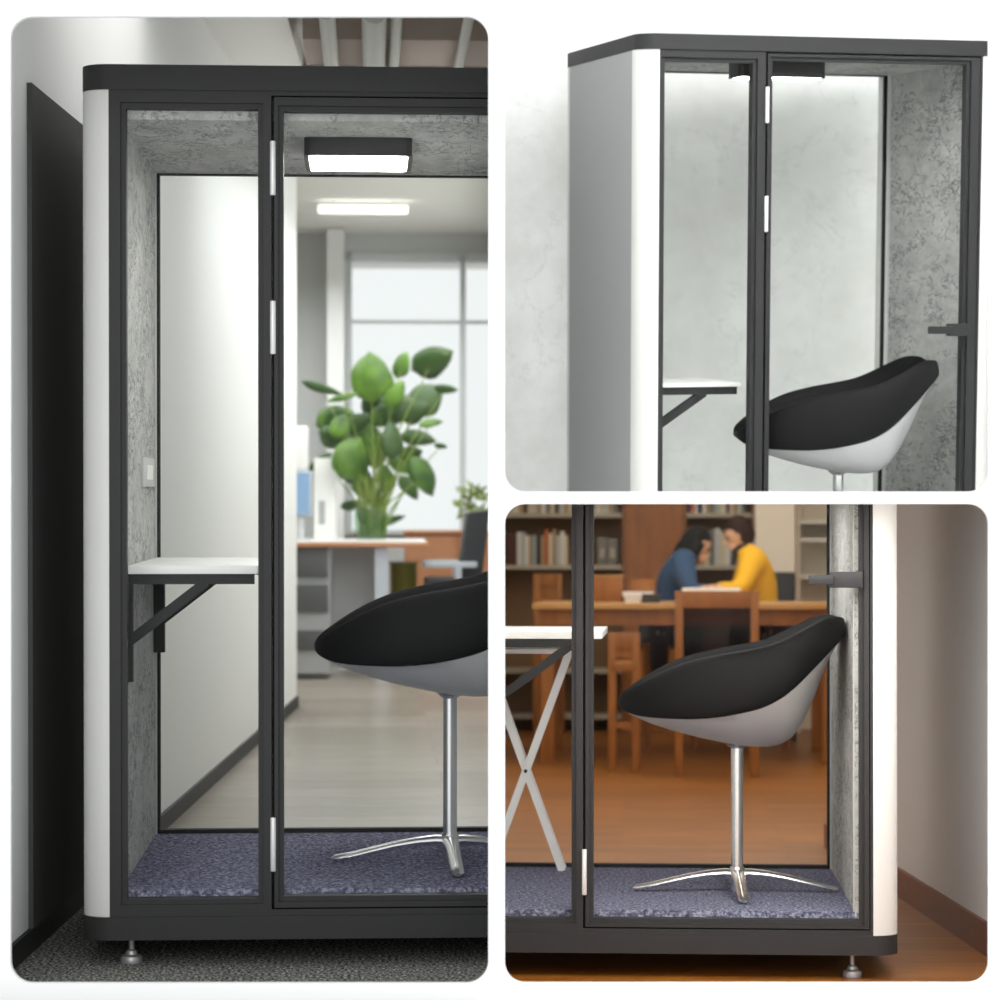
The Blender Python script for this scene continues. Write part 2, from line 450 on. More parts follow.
# ------------------------------------------------------------------ ceiling lights in the booths
def clight(P, x0, x1, y0, y1, zb, zt, label):
    t = thing(P, 'ceiling_light', label, 'ceiling light', ((x0 + x1) / 2, (y0 + y1) / 2, zb))
    hs = MB().prism(round_rect(x0, x1, y0, y1, .02, 6), zb + .002, zt)
    finish(P, 'housing', hs, 'black_metal', t)
    finish(P, 'rim', MB().prism(round_rect(x0 - .001, x1 + .001, y0 - .001, y1 + .001, .02, 6), zb, zb + .004), 'black_metal', t)
    finish(P, 'diffuser', MB().prism(round_rect(x0 + .012, x1 - .012, y0 + .012, y1 - .014, .014, 6), zb - .002, zb), 'diffuser', t)
yl = 6.74 - D1
zbot = B1.pick(358, 155.5, 1, yl)[2]
clight(B1, X1(304, yl), X1(412.5, yl), yl, yl + .33, zbot, g1['zc'], 'black ceiling light with glowing white underside inside the office booth')
clight(P2B, X2(738, .12), X2(824, .12), .12, .25, Z2(800, 77.5, .12), g2['zc'], 'flat black ceiling light under the roof of the marble room booth')

# ------------------------------------------------------------------ wall desks
def wall_desk(P, x0, x1, y0, y1, zt, th, xa, brace, uplen, label, rear=True):
    t = thing(P, 'wall_desk', label, 'desk', (x0, (y0 + y1) / 2, zt - th))
    finish(P, 'tabletop', MB().box(x0, x1, y0, y1, zt - th, zt, .003), 'white_top', t)
    zz = zt - th
    for i, yy in enumerate((y0 + .012, y1 - .06) if rear else (y0 + .012,)):
        w = .011 if i == 0 else .031
        m_ = MB().box(x0, xa, yy, yy + .03, zz - .026, zz - .0005)
        m_.box(x0, x0 + w, yy, yy + .03, zz - uplen * (1 if i == 0 else .9), zz - .026)
        m_.bar((x0 + .004, zz - brace[1]), (x0 + brace[0], zz - .02), .026, (yy + .002, yy + .028))
        finish(P, 'bracket', m_, 'charcoal', t, sm=False)
    return t
y0 = 6.65 - D1
ztop = B1.pick(200, 565.5, 1, y0)[2]
wall_desk(B1, g1['li'] + .001, X1(257.5, y0), y0, 1.10, ztop, .022, X1(254, y0), (.198, .17), .275, 'white wall desk on charcoal brackets inside the office booth')
ztop3 = B3.pick(550, 631.5, 1, .25)[2]
wall_desk(B3, g3['li'] + .001, B3.pick(602, 632, 1, .25)[0], .25, 1.0, ztop3, .022, B3.pick(569, 632, 1, .25)[0], (.33, .26), .3,
          'white wall desk behind the fixed pane of the library booth, above the crossed legs', rear=False)
q = xz2(738, 386, .1)
wall_desk(P2B, g2['li'] + .001, xz2(741, 386, .14)[0], .14, .6, xz2(700, 383, .14)[2], .014, q[0] + .015, (.235, .175), .26, 'small white wall desk with slanting brace inside the marble room booth', rear=False)

# wall socket in the office booth
q0 = B1.pick(141, 457, 0, g1['li']); q1 = B1.pick(152, 487, 0, g1['li'])
t = thing(B1, 'wall_socket', 'pale square socket plate on the felt wall above the office booth desk', 'socket', (g1['li'], (q0.y + q1.y) / 2, q1.z))
zl, zh = q1.z, q0.z
finish(B1, 'plate', MB().box(g1['li'], g1['li'] + .008, q0.y, q1.y, zl, zh, .002), 'trim_light', t)
finish(B1, 'switch', MB().box(g1['li'] + .008, g1['li'] + .011, q0.y + .1, q1.y - .1, zl + .02, zh - .02), 'white_top', t)

# ------------------------------------------------------------------ the tub chair
def chair(P, loc, label, full=True, pole_bottom=0):
    K = 327.0
    xs = [619, 623, 630, 640, 652, 670, 690, 705, 722, 740, 756, 768, 780, 791, 801, 812, 822, 831, 838, 843.5]
    bb = [706, 711, 714.5, 719.5, 724.5, 730.5, 736, 739.5, 743, 746, 747.5, 747.5, 745, 738, 723, 700, 672, 648, 640, 632]
    mm = [705, 709, 712.5, 714.5, 715.5, 716, 716, 715, 713, 709.5, 705.5, 700.5, 693.5, 684.5, 675, 664, 654, 645, 638, 630]
    rr = [700, 695, 690, 683, 675.5, 666, 658.5, 655, 651.5, 648.5, 645.5, 642.5, 637.5, 632, 627, 621, 617, 616.5, 617, 619]
    ww = [.07, .115, .155, .195, .225, .255, .277, .288, .296, .30, .30, .297, .292, .284, .272, .255, .235, .212, .190, .168]
    X = lambda v: (v - 737) / K
    Z = lambda v: (892 - v) / K
    t = thing(P, 'tub_chair', label, 'chair', loc)
    T = Vector(loc)
    n = len(xs)
    sh = MB(); NY = 16
    grid = []
    for i in range(2, n - 2):
        x = X(xs[i]); b, m, w = Z(bb[i]), Z(mm[i]), ww[i]
        row = []
        for k in range(NY + 1):
            a = -1 + 2 * k / NY; a = math.copysign(abs(a) ** .8, a)
            row.append(sh.bm.verts.new(T + Vector((x, w * .985 * a, b + (m - b) * abs(a) ** 2.3))))
        grid.append(row)
    for r0, r1 in zip(grid, grid[1:]):
        for k in range(NY): sh.bm.faces.new((r0[k], r0[k + 1], r1[k + 1], r1[k]))
    bmesh.ops.solidify(sh.bm, geom=sh.bm.faces[:], thickness=.006)
    # rolled bright rim where shell and cover meet
    finish(P, 'shell', sh, 'silver_shell', t)
    up = MB(); grid = []
    for i in range(n):
        x = X(xs[i]); m, r, w = Z(mm[i]), Z(rr[i]), ww[i]
        r = max(r, m + .012)
        hgt = r - m
        dep = min(.11, hgt * .75)
        sec = [(0, m + .003), (.55, m + .0015), (.93, m - .001), (1.0, m + .001), (1.045, m + hgt * .25), (1.05, m + hgt * .5), (1.02, m + hgt * .78), (.975, r - hgt * .04),
               (.93, r), (.885, r - hgt * .05), (.84, r - dep * .35), (.74, r - dep * .75), (.5, r - dep * .95), (0, r - dep)]
        row = [(w * a, z) for a, z in sec]
        full_ = row + [(-a, z) for a, z in row[-2:0:-1]]
        sx = .035 * max(0, (i - 12) / 7)       # back of the rim leans out
        grid.append([up.bm.verts.new(T + Vector((x + (z - m) * (-.2 if i > n - 3 else 0), y, z))) for y, z in full_])
    for r0, r1 in zip(grid, grid[1:]):
        L_ = len(r0)
        for k in range(L_): up.bm.faces.new((r0[k], r0[(k + 1) % L_], r1[(k + 1) % L_], r1[k]))
    up.bm.faces.new(grid[0][::-1]); up.bm.faces.new(grid[-1])
    u = finish(P, 'upholstery', up, 'seat_black', t)
    for p in u.data.polygons: p.use_smooth = True
    md = u.modifiers.new('sub', 'SUBSURF'); md.levels = 1; md.render_levels = 2
    u.data.set_sharp_from_angle(angle=R_(80))
    zt = Z(744)
    finish(P, 'pole', MB().lathe([(.0185, pole_bottom), (.0185, zt - .03), (.0185, zt - .016), (.027, zt - .01), (.038, zt), (.03, zt + .008)], loc, 28), 'chrome', t)
    if full:
        finish(P, 'hub', MB().lathe([(.022, .03), (.027, .036), (.029, .052), (.026, .068), (.0195, .078)], loc, 28), 'chrome', t)
        for ax, ay, Lg in ((-1, 0, .315), (1, 0, .305), (.04, -1, .31), (0, 1, .3)):
            v = Vector((ax, ay, 0)).normalized()
            pr = [(0.0, .056, .019), (.04, .058, .018), (.09, .054, .0155), (.15, .044, .0145), (.21, .030, .014), (.26, .018, .0135), (Lg - .012, .011, .013), (Lg, .010, .006)]
            finish(P, 'leg', MB().tube([T + v * a + Vector((0, 0, z)) for a, z, r in pr], [r * 1.25 for a, z, r in pr], 14, .62), 'chrome', t)
    return t
c1 = B1.pick(450, 700, 1, .52)
chair(B1, (c1.x, .52, g1['zfl']), 'black tub chair on a silver four-star base inside the office booth')
c3 = B3.pick(737, 700, 1, .5)
chair(B3, (c3.x, .5, g3['zfl']), 'whole black and silver tub chair on the blue carpet of the library booth')
c2 = P2.pick(838, 470, 1, math.hypot(0, 8.98))
E2 = P2.sub(Matrix.Identity(4))
c2z = c2.z - (892 - 744) / 327.0
chair(P2, (c2.x, c2.y, c2z), 'black tub chair in the marble room booth, its silver back against grey felt', full=False, pole_bottom=.2)

# ------------------------------------------------------------------ white folding table with crossed legs
def folding_table():
    y = 1.02; t = thing(B3, 'folding_table', 'white table on crossed X legs under the library booth desk', 'table', (B3.pick(526, 860, 1, y)[0], y, g3['zfl']))
    xr = lambda v: B3.pick(v, 700, 1, y)[0]
    zz = lambda v: B3.pick(600, v, 1, y)[2]
    finish(B3, 'tabletop', MB().box(xr(470), xr(570), .72, 1.1, zz(651), zz(646.5)), 'white_top', t)
    zfl = g3['zfl']; cx = xr(526); zc = zz(771)
    xt = xr(569.5) - cx; zt = zz(651)
    xb = xt * (zc - zfl) / (zt - zc)
    for k, yy in enumerate((1.0, 1.07)):
        finish(B3, 'leg', MB().bar((cx - xb, zfl), (cx + xt, zt), .024, (yy, yy + .014)), 'white_top', t, sm=False)
        finish(B3, 'leg', MB().bar((cx + xb, zfl), (cx - xt, zt), .024, (yy + .015, yy + .029)), 'white_top', t, sm=False)
    finish(B3, 'bolt', MB().ball((cx, .998, zc), (.006, .004, .006), 10), 'black_metal', t)
folding_table()

# ------------------------------------------------------------------ the white display wall with its three openings
def rr_px(x0, x1, y0, y1, r, Y):
    f = lambda p: ((p[0] - PPX) / F * Y, CAM.z - (p[1] - PPY) / F * Y)
    return [f(p) for p in round_rect(x0, x1, y0, y1, r, 10)]
YW = 5.8
cu = bpy.data.curves.new('wall_front', 'CURVE'); cu.dimensions = '2D'; cu.fill_mode = 'BOTH'; cu.extrude = .008
for pts in ([(-4.6, -2.2), (4.2, -2.2), (4.2, 5.0), (-4.6, 5.0)], rr_px(11, 488.3, 17, 982.5, 22, YW), rr_px(505, 988.3, 17, 491.5, 20, YW), rr_px(505, 988.3, 504, 982.5, 20, YW)):
    sp = cu.splines.new('POLY'); sp.points.add(len(pts) - 1); sp.use_cyclic_u = True
    for q, p in zip(sp.points, pts): q.co = (p[0], p[1], 0, 1)
tmp = bpy.data.objects.new('tmp', cu); C.objects.link(tmp); tmp.rotation_euler = (R_(90), 0, 0); tmp.location = (0, YW, 0)
bpy.context.view_layer.update()
me = bpy.data.meshes.new_from_object(tmp.evaluated_get(bpy.context.evaluated_depsgraph_get()))
me.transform(tmp.matrix_world); bpy.data.objects.remove(tmp)
wf = bpy.data.objects.new('wall_front', me); C.objects.link(wf); me.materials.clear(); me.materials.append(MATS['display_white']); wf['kind'] = 'structure'

# partition walls between the rooms (world space)
kx = (496.6 - PPX) / F; kz = -(497.7 - PPY) / F
y0_, y1_ = YW + .01, 21.0
structure(W0, 'wall_middle', MB().prism([(kx * y0_ - .013, y0_), (kx * y0_ + .013, y0_), (kx * y1_ + .013, y1_), (kx * y1_ - .013, y1_)], -1.6, 4.8), 'white_paint')
yb = 10.3
mb = MB(); xL = lambda y: kx * y + .014
vs = []
for y, zc in ((y0_, CAM.z + kz * y0_), (yb, CAM.z + kz * yb)):
    for x in (xL(y), 3.6):
        for dz in (-.010, .010): vs.append(mb.bm.verts.new((x, y, zc + dz)))
for f in ((0, 1, 3, 2), (4, 6, 7, 5), (0, 4, 5, 1), (2, 3, 7, 6), (0, 2, 6, 4), (1, 5, 7, 3)): mb.bm.faces.new([vs[i] for i in f])
structure(W0, 'ceiling_slab', mb, 'white_paint')
structure(W0, 'wall_right', MB().box(3.6, 3.7, y0_, 21, -1.6, 4.8), 'white_paint')
structure(W0, 'ceiling', MB().box(-.03, 3.7, y0_, yb + .2, 4.7, 4.8), 'ceiling_white')

# ------------------------------------------------------------------ marble room
mz = P2.pick(750, 497, 1, 10.0)[2]
structure(P2, 'wall_back', MB().box(-.3, 4, 10.0, 10.1, mz - .4, 4.2), 'marble')

# ------------------------------------------------------------------ office (left picture)
wx = lambda d: (161 * d - 3295) / 2600
structure(P1, 'floor', MB().box(-6, 3, 5.7, 8.1, -.05, 0), 'dark_carpet')
structure(P1, 'floor', MB().box(-6, 4, 8.1, 22, -.05, 0), 'office_floor')
mb = MB(); mb.prism([(wx(5.82), 5.82), (wx(14.2), 14.2), (wx(14.2) - .12, 14.2), (wx(5.82) - .12, 5.82)], 0, 3.06)
structure(P1, 'wall_left', mb, 'white_paint')
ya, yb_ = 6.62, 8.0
single(P1, 'shadow_panel', MB().prism([(wx(ya) - .01, ya), (wx(yb_) - .01, yb_), (wx(yb_) + .012, yb_), (wx(ya) + .012, ya)], .06, 2.195), 'shadow_dark', 'dark panel standing in for the shadow on the office wall beside the booth', 'panel')  # dark slab in place of the shadow that falls in the gap
mb = MB(); mb.prism([(wx(5.82), 5.82), (wx(14.2), 14.2), (wx(14.2) + .012, 14.2), (wx(5.82) + .012, 5.82)], 0, .06)
structure(P1, 'baseboard_left', mb, 'baseboard_black')
structure(P1, 'wall_far_left', MB().box(-4.6, -4.5, 5.82, 22, 0, 3.2), 'white_paint')
structure(P1, 'ceiling', MB().box(-4.6, 4, 5.82, 22, 3.06, 3.12), 'ceiling_white')
# back wall with window opening
dw = 19.0
p0 = P1.at(345, 253, dw); p1 = P1.at(530, 530, dw)
mb = MB(); mb.box(-4.5, p0.x, dw, dw + .15, 0, 3.06); mb.box(p0.x, 4, dw, dw + .15, p0.z, 3.06); mb.box(p0.x, 4, dw, dw + .15, 0, p1.z)
structure(P1, 'wall_back', mb, 'office_grey')
xm = P1.at(463, 400, dw).x; zm = P1.at(463, 322, dw).z
mb = MB(); mb.box(p0.x, p0.x + .05, dw - .02, dw + .1, p1.z, p0.z); mb.box(xm - .02, xm + .02, dw - .02, dw + .1, p1.z, p0.z)
mb.box(p0.x, 2, dw - .02, dw + .1, p0.z - .06, p0.z); mb.box(p0.x, 2, dw, dw + .06, zm - .012, zm + .012)
mb.box(p0.x - .02, 2, dw - .06, dw + .1, p1.z - .03, p1.z)
structure(P1, 'window_1', mb, 'window_frame')
structure(P1, 'window_1_pane', MB().box(p0.x, 2, dw + .04, dw + .05, p1.z, p0.z), 'clear_glass')
# white column left of the window
qa = P1.at(327, 300, 18.6); qb = P1.at(344, 300, 18.6)
structure(P1, 'pillar', MB().box(qa.x, qb.x, 18.6, 18.9, 0, 3.05), 'white_paint')
# dropped ceiling edge, beams and pipes seen over the booth roof
e0 = P1.at(285, 17, 10.05); e1 = P1.at(300, 65, 11.3)
mb = MB(); mb.prism([(-4.5, 8), (e0.x - .04, 8.0), (e0.x + .01, 10.05), (e1.x + .03, 12.3), (-4.5, 12.3)], 2.99, 3.055)
structure(P1, 'ceiling_panel', mb, 'ceiling_white')
def beam(x0, x1, y0, y1, z0, z1, m, label):
    single(P1, 'ceiling_beam', MB().box(x0, x1, y0, y1, z0, z1), m, label, 'beam')
beam(-.25, 1.5, 10.0, 10.6, 2.90, 3.05, 'duct_brown', 'wide brown beam along the ceiling above the office booth')
def pipe(px, y0, y1, r, label):
    x = P1.at(px, 40, 10.0).x
    single(P1, 'ceiling_pipe', MB().tube([(x, y0, 2.86), (x, y1, 2.86)], r, 12), 'pipe_grey', label, 'pipe')
pipe(330, 9.2, 12, .03, 'left grey pipe under the office ceiling above the booth light')
pipe(374, 9.2, 12, .045, 'thick grey pipe under the office ceiling, second from the left')
pipe(395, 9.2, 12, .02, 'thin grey pipe beside the thick one under the ceiling')
pipe(462, 9.2, 12, .02, 'rightmost thin grey pipe under the office ceiling')
beam(-.25, 1.5, 11.4, 11.9, 2.88, 3.05, 'duct_brown', 'narrow brown beam farther back under the office ceiling')
# pendant strip lamp
pa = P1.at(318, 209, 16.9); pb = P1.at(408, 209, 16.9)
t = thing(P1, 'pendant_lamp', 'long white strip lamp hanging below the office ceiling', 'lamp', ((pa.x + pb.x) / 2, 16.9, pa.z))
finish(P1, 'tube', MB().box(pa.x, pb.x, 16.87, 16.95, pa.z - .025, pa.z + .025, .008), 'pendant_light', t)
for x in (pa.x + .1, pb.x - .1): finish(P1, 'cable', MB().tube([(x, 16.91, pa.z + .02), (x, 16.91, 3.06)], .004, 6), 'trim_light', t)
# desk
dd = 16.3
P = lambda px, py, d=dd: P1.at(px, py, d)
a = P(285, 541); b = P(428, 541)
t = thing(P1, 'office_desk', 'light wood office desk with grey front under the tall plant', 'desk', ((a.x + b.x) / 2, dd + .4, 0))
zt = P(300, 535.5).z - .0
finish(P1, 'desktop', MB().box(a.x, b.x, dd, dd + .9, zt - .075, zt - .045, .01), 'orange_wood', t)
finish(P1, 'desktop_surface', MB().box(a.x + .01, b.x - .01, dd + .01, dd + .89, zt - .045, zt - .035), 'white_top', t)
c = P(331, 600); e = P(375, 600)
finish(P1, 'front_panel', MB().box(c.x, e.x, dd + .3, dd + .33, .05, zt - .075), 'panel_grey', t)
e2 = P(388, 600)
finish(P1, 'leg', MB().box(e.x, e2.x, dd + .05, dd + .15, 0, zt - .075), 'leg_pale', t)
dr = finish(P1, 'drawer_unit', MB().box(a.x, c.x - .005, dd + .05, dd + .6, .04, zt - .08), 'panel_grey', t)
for zz, hh in ((P(310, 577).z, .19), (P(310, 612).z, .17), (P(310, 650).z, .12)):
    finish(P1, 'drawer', MB().box(a.x + .01, c.x - .02, dd + .03, dd + .06, zz, zz + hh, .004), 'drawer_grey', t, dr)
# olive bin, orange cabinet, chair, lamp, screen, small plant
a = P(390, 600, 16.9); b = P(417, 600, 16.9)
mb = MB().lathe([((b.x - a.x) / 2 * .85, 0), ((b.x - a.x) / 2, .70), ((b.x - a.x) / 2 + .01, .72), ((b.x - a.x) / 2 - .02, .72)], ((a.x + b.x) / 2, 16.9, 0))
single(P1, 'planter', mb, 'olive', 'tall olive green planter beside the pale desk leg', 'planter')
a = P(405, 531, 18.0); b = P(560, 531, 18.0)
t = thing(P1, 'low_cabinet', 'orange wood low cabinet below the office window', 'cabinet', ((a.x + b.x) / 2, 18.2, 0))
finish(P1, 'body', MB().box(a.x, b.x, 18.02, 18.5, 0, a.z - .02), 'orange_wood', t)
finish(P1, 'top', MB().box(a.x - .01, b.x, 17.99, 18.52, a.z - .02, a.z, .004), 'orange_wood', t)
for k in range(3):
    w = (b.x - a.x) / 3
    finish(P1, 'door', MB().box(a.x + k * w + .01, a.x + (k + 1) * w - .01, 18.0, 18.02, .06, a.z - .04), 'orange_wood', t)
# office chair
c = P(470, 560, 16.6)
t = thing(P1, 'office_chair', 'black office chair with pale armrest in front of the orange cabinet', 'chair', (c.x, 16.6, 0))
q = lambda px, py: P(px, py, 16.6)
mb = MB()
A, Bq, Cq, Dq = q(467, 513), q(489, 510), q(481, 578), q(458, 578)
mb.prism([(A.x, A.z), (Bq.x, Bq.z), (Cq.x, Cq.z), (Dq.x, Dq.z)], 16.45, 16.95, 'y')
finish(P1, 'backrest', mb, 'plastic_black', t)
s0 = q(425, 578); s1 = q(475, 590)
finish(P1, 'seat', MB().box(s0.x, s1.x, 16.4, 16.95, s1.z, s0.z, .02), 'plastic_black', t)
h0 = q(423, 561); h1 = q(476, 567)
for yy in (16.4, 16.9): finish(P1, 'armrest', MB().box(h0.x, h1.x, yy, yy + .06, h1.z, h0.z, .01).box(h0.x + .2, h0.x + .24, yy, yy + .05, s0.z - .02, h1.z + .01), 'armrest', t)
mx = (s0.x + s1.x) / 2
finish(P1, 'column', MB().lathe([(.03, .08), (.03, s1.z + .01)], (mx, 16.65, 0), 12), 'plastic_black', t)
for k in range(5):
    a_ = R_(72 * k + 10)
    finish(P1, 'leg', MB().tube([(mx, 16.65, .1), (mx + .28 * math.cos(a_), 16.65 + .28 * math.sin(a_), .04)], [.025, .03], 8), 'plastic_black', t)
# desk lamp and screen
zt -= .035
a = P(298, 426, 16.7); b = P(308, 470, 16.7)
t = thing(P1, 'desk_lamp', 'white box shaded lamp at the left end of the office desk', 'lamp', (b.x - .03, 16.7, zt))
finish(P1, 'shade', MB().box(a.x - .1, b.x, 16.65, 16.85, b.z, a.z, .01), 'lamp_white', t)
finish(P1, 'stand', MB().tube([(b.x - .06, 16.75, zt), (b.x - .06, 16.75, b.z + .02)], .01, 8), 'trim_light', t)
finish(P1, 'base', MB().lathe([(.06, 0), (.06, .012), (.02, .015)], (b.x - .06, 16.75, zt), 16), 'trim_light', t)
a = P(290, 471, 16.45); b = P(311.5, 516, 16.45)
t = thing(P1, 'monitor', 'small blue screened monitor on the office desk beside the plant', 'monitor', ((a.x + b.x) / 2, 16.5, zt))
fr = finish(P1, 'casing', MB().box(a.x, b.x, 16.46, 16.5, b.z, a.z, .004), 'window_frame', t)
finish(P1, 'screen', MB().box(a.x + .01, b.x - .01, 16.452, 16.46, b.z + .01, a.z - .01), 'screen_blue', t)
finish(P1, 'stand', MB().box((a.x + b.x) / 2 - .02, (a.x + b.x) / 2 + .02, 16.47, 16.5, zt, b.z + .01).box((a.x + b.x) / 2 - .06, (a.x + b.x) / 2 + .06, 16.4, 16.55, zt, zt + .012), 'window_frame', t)
a = P(314, 458, 16.75); b = P(336, 535, 16.75)
t = thing(P1, 'file_box', 'white file boxes on the desk between screen and plant', 'box', ((a.x + b.x) / 2, 16.8, zt))
finish(P1, 'box', MB().box(a.x, b.x, 16.75, 16.95, zt, a.z, .004), 'lamp_white', t)
finish(P1, 'spine_label', MB().box(a.x + .03, a.x + .07, 16.747, 16.75, zt + .1, zt + .25), 'panel_grey', t)
# plants
def leaf(mb, c, L, w, ang, tilt, twist=0, cup=.15):
    """leaf blade centred on c; ang in the picture plane, tilt away from it"""
    n = 8; R = Matrix.Rotation(ang, 3, 'Y') @ Matrix.Rotation(twist, 3, 'X') @ Matrix.Rotation(tilt, 3, 'Z')
    rows = []
    for i in range(n + 1):
        u = i / n; hw = w / 2 * (math.sin(math.pi * u ** .82) ** .75) if 0 < u < 1 else .001
        row = []
        for k in (-1, -.5, 0, .5, 1):
            p = Vector(((u - .5) * L, -cup * L * (4 * u * (1 - u)) * .5 + cup * w * abs(k) * .8, hw * k * (1 + .06 * math.sin(9 * u + k))))
            row.append(mb.bm.verts.new(Vector(c) + R @ p))
        rows.append(row)
    for r0, r1 in zip(rows, rows[1:]):
        for k in range(4): mb.bm.faces.new((r0[k], r0[k + 1], r1[k + 1], r1[k]))
DPL = 16.75; pm = DPL / F
t = thing(P1, 'fiddle_leaf_plant', 'tall leafy green plant in a glass vase on the office desk', 'plant', (P(371, 535, DPL).x, DPL, zt))
LV = [(371, 377, 46, 36, 95, 0), (432, 362, 42, 27, 30, 1), (402, 365, 26, 15, 70, 0), (446, 389, 22, 8, -8, 1), (322, 388, 42, 8, -14, 1), (344, 397, 30, 6, 15, 0), (400, 408, 44, 25, 10, 1),
      (426, 398, 38, 30, 50, 1), (335, 419, 36, 24, 20, 0), (336, 438, 34, 20, -20, 1), (363, 424, 34, 20, 0, 1), (352, 458, 42, 34, 60, 0), (374, 446, 44, 24, 105, 2), (392, 440, 36, 20, 85, 1),
      (418, 438, 34, 14, -12, 1), (431, 423, 22, 8, 10, 0), (441, 446, 14, 5, -10, 1), (423, 476, 40, 22, -60, 2), (409, 487, 28, 14, -60, 0), (321, 461, 28, 9, 40, 1), (363, 483, 26, 18, 70, 0),
      (386, 479, 28, 16, 100, 0), (352, 505, 22, 9, 10, 1), (410, 455, 24, 16, 20, 0), (382, 415, 26, 18, 40, 0), (350, 440, 30, 20, 30, 1), (395, 395, 30, 16, 60, 0), (415, 412, 30, 18, 30, 1),
      (372, 402, 30, 18, 80, 1), (340, 426, 24, 18, 70, 0), (356, 474, 26, 16, 30, 1), (400, 466, 24, 12, -30, 0), (378, 500, 22, 8, 80, 1), (362, 515, 20, 8, 100, 1), (392, 520, 26, 7, 15, 0)]
random.seed(3)
fo = {0: MB(), 1: MB()}; st = MB()
root_ = P(371, 528, DPL)
for i, (px, py, L, w, ang, kd) in enumerate(LV):
    c = P(px, py, DPL + random.uniform(-.18, .18))
    leaf(fo[1 if kd == 1 else 0], c, L * pm * 1.12, w * pm * 1.22, -R_(ang) , random.uniform(-.35, .35), random.uniform(-.4, .4))
    base = Vector((root_.x + random.uniform(-.05, .07), DPL + random.uniform(-.04, .04), zt + .03))
    mid = Vector(((base.x * .6 + c.x * .4), (base.y + c.y) / 2, base.z * .45 + c.z * .55))
    st.tube([base, mid, c], [.008, .006, .003], 6)
for k in range(5):
    x = root_.x + (-.06 + .035 * k); st.tube([(x, DPL, zt + .02), (x + .01 * (k - 2), DPL, zt + .4)], [.016, .012], 8)
f_ = finish(P1, 'foliage', fo[0], 'leaf_green', t); f2_ = finish(P1, 'foliage', fo[1], 'leaf_dark', t)
for o in (f_, f2_):
    md = o.modifiers.new('s', 'SOLIDIFY'); md.thickness = .003
finish(P1, 'stem', st, 'stem_green', t)
finish(P1, 'vase', MB().lathe([(.09, 0), (.1, .01), (.11, .14), (.10, .20), (.095, .20), (.105, .14), (.095, .015)], (root_.x, DPL, zt), 24), 'vase_glass', t)
t = thing(P1, 'small_plant', 'small pale green pot plant on the orange cabinet by the window', 'plant', (P(470, 525, 18.2).x, 18.2, 0))
t_z = P(470, 531, 18.0).z
mb = MB(); cx = P(472, 500, 18.2).x
for k in range(60):
    a_ = random.uniform(0, 2 * math.pi); rr = random.uniform(0, .13); c = Vector((cx + rr * math.cos(a_), 18.2 + rr * .6 * math.sin(a_), t_z + .1 + random.uniform(0, .22)))
    leaf(mb, c, random.uniform(.07, .12), .022, random.uniform(0, 6.28), random.uniform(-1, 1), random.uniform(-1, 1))
finish(P1, 'foliage', mb, 'stem_green', t)
finish(P1, 'pot', MB().lathe([(.05, 0), (.075, .11), (.065, .11), (.06, .1)], (cx, 18.2, t_z), 16), 'trim_light', t)

# ------------------------------------------------------------------ library (lower right)
structure(P3, 'floor', MB().box(-3, 4, 5.9, 22, -.05, 0), 'library_floor')
vx = lambda d: (-252 * d + 4532) / 2600
mb = MB(); mb.prism([(vx(5.95), 5.95), (vx(11), 11), (vx(11) + .1, 11), (vx(5.95) + .1, 5.95)], 0, 3.0)
structure(P3, 'wall_right_side', mb, 'white_paint')
mb = MB(); mb.prism([(vx(5.95), 5.95), (vx(11), 11), (vx(11) - .014, 11), (vx(5.95) - .014, 5.95)], 0, .1)
structure(P3, 'baseboard_right', mb, 'dark_red_wood')
structure(P3, 'wall_back', MB().box(-3, 5, 19.6, 19.7, 0, 3.4), 'library_cream')
structure(P3, 'ceiling', MB().box(-3, 5, 10.4, 19.6, 3.2, 3.3), 'library_cream')
Q = lambda px, py, d: P3.at(px, py, d)
NUM = ['first', 'second', 'third', 'fourth', 'fifth', 'sixth', 'seventh', 'eighth', 'ninth', 'tenth', 'eleventh', 'twelfth', 'thirteenth', 'fourteenth', 'fifteenth', 'sixteenth', 'seventeenth', 'eighteenth', 'nineteenth', 'twentieth',
       'twenty-first', 'twenty-second', 'twenty-third', 'twenty-fourth', 'twenty-fifth', 'twenty-sixth', 'twenty-seventh', 'twenty-eighth', 'twenty-ninth', 'thirtieth']
BCOL = {'dark brown': s(74, 50, 40), 'dark red': s(92, 40, 34), 'white': s(222, 220, 214), 'pale grey': s(196, 200, 200), 'tan': s(176, 150, 116), 'pale blue': s(150, 172, 180), 'cream': s(214, 202, 176),
        'dark blue': s(48, 62, 92), 'grey': s(120, 118, 112), 'orange': s(196, 106, 60), 'green': s(90, 112, 90)}
for k, v in BCOL.items(): mat('book_' + k.replace(' ', '_'), v, .6)
def book_row(cols, px0, px1, d, zs, hrange, where, group):
    n = len(cols); x = Q(px0, 540, d).x; x1 = Q(px1, 540, d).x; w = (x1 - x) / n
    for i, cname in enumerate(cols):
        ww_ = w * random.uniform(.8, .97); hh = random.uniform(*hrange); dy = random.uniform(0, .02)
        mb = MB().box(x + i * w, x + i * w + ww_, d + .03 + dy, d + .2, zs, zs + hh, .002)
        # raised bands across the spine
        mb.box(x + i * w + .001, x + i * w + ww_ - .001, d + .028 + dy, d + .04, zs + hh * .72, zs + hh * .76)
        single(P3, 'book', mb, 'book_' + cname.replace(' ', '_'), '%s book, %s from the left %s' % (cname, NUM[i], where), 'book', group)
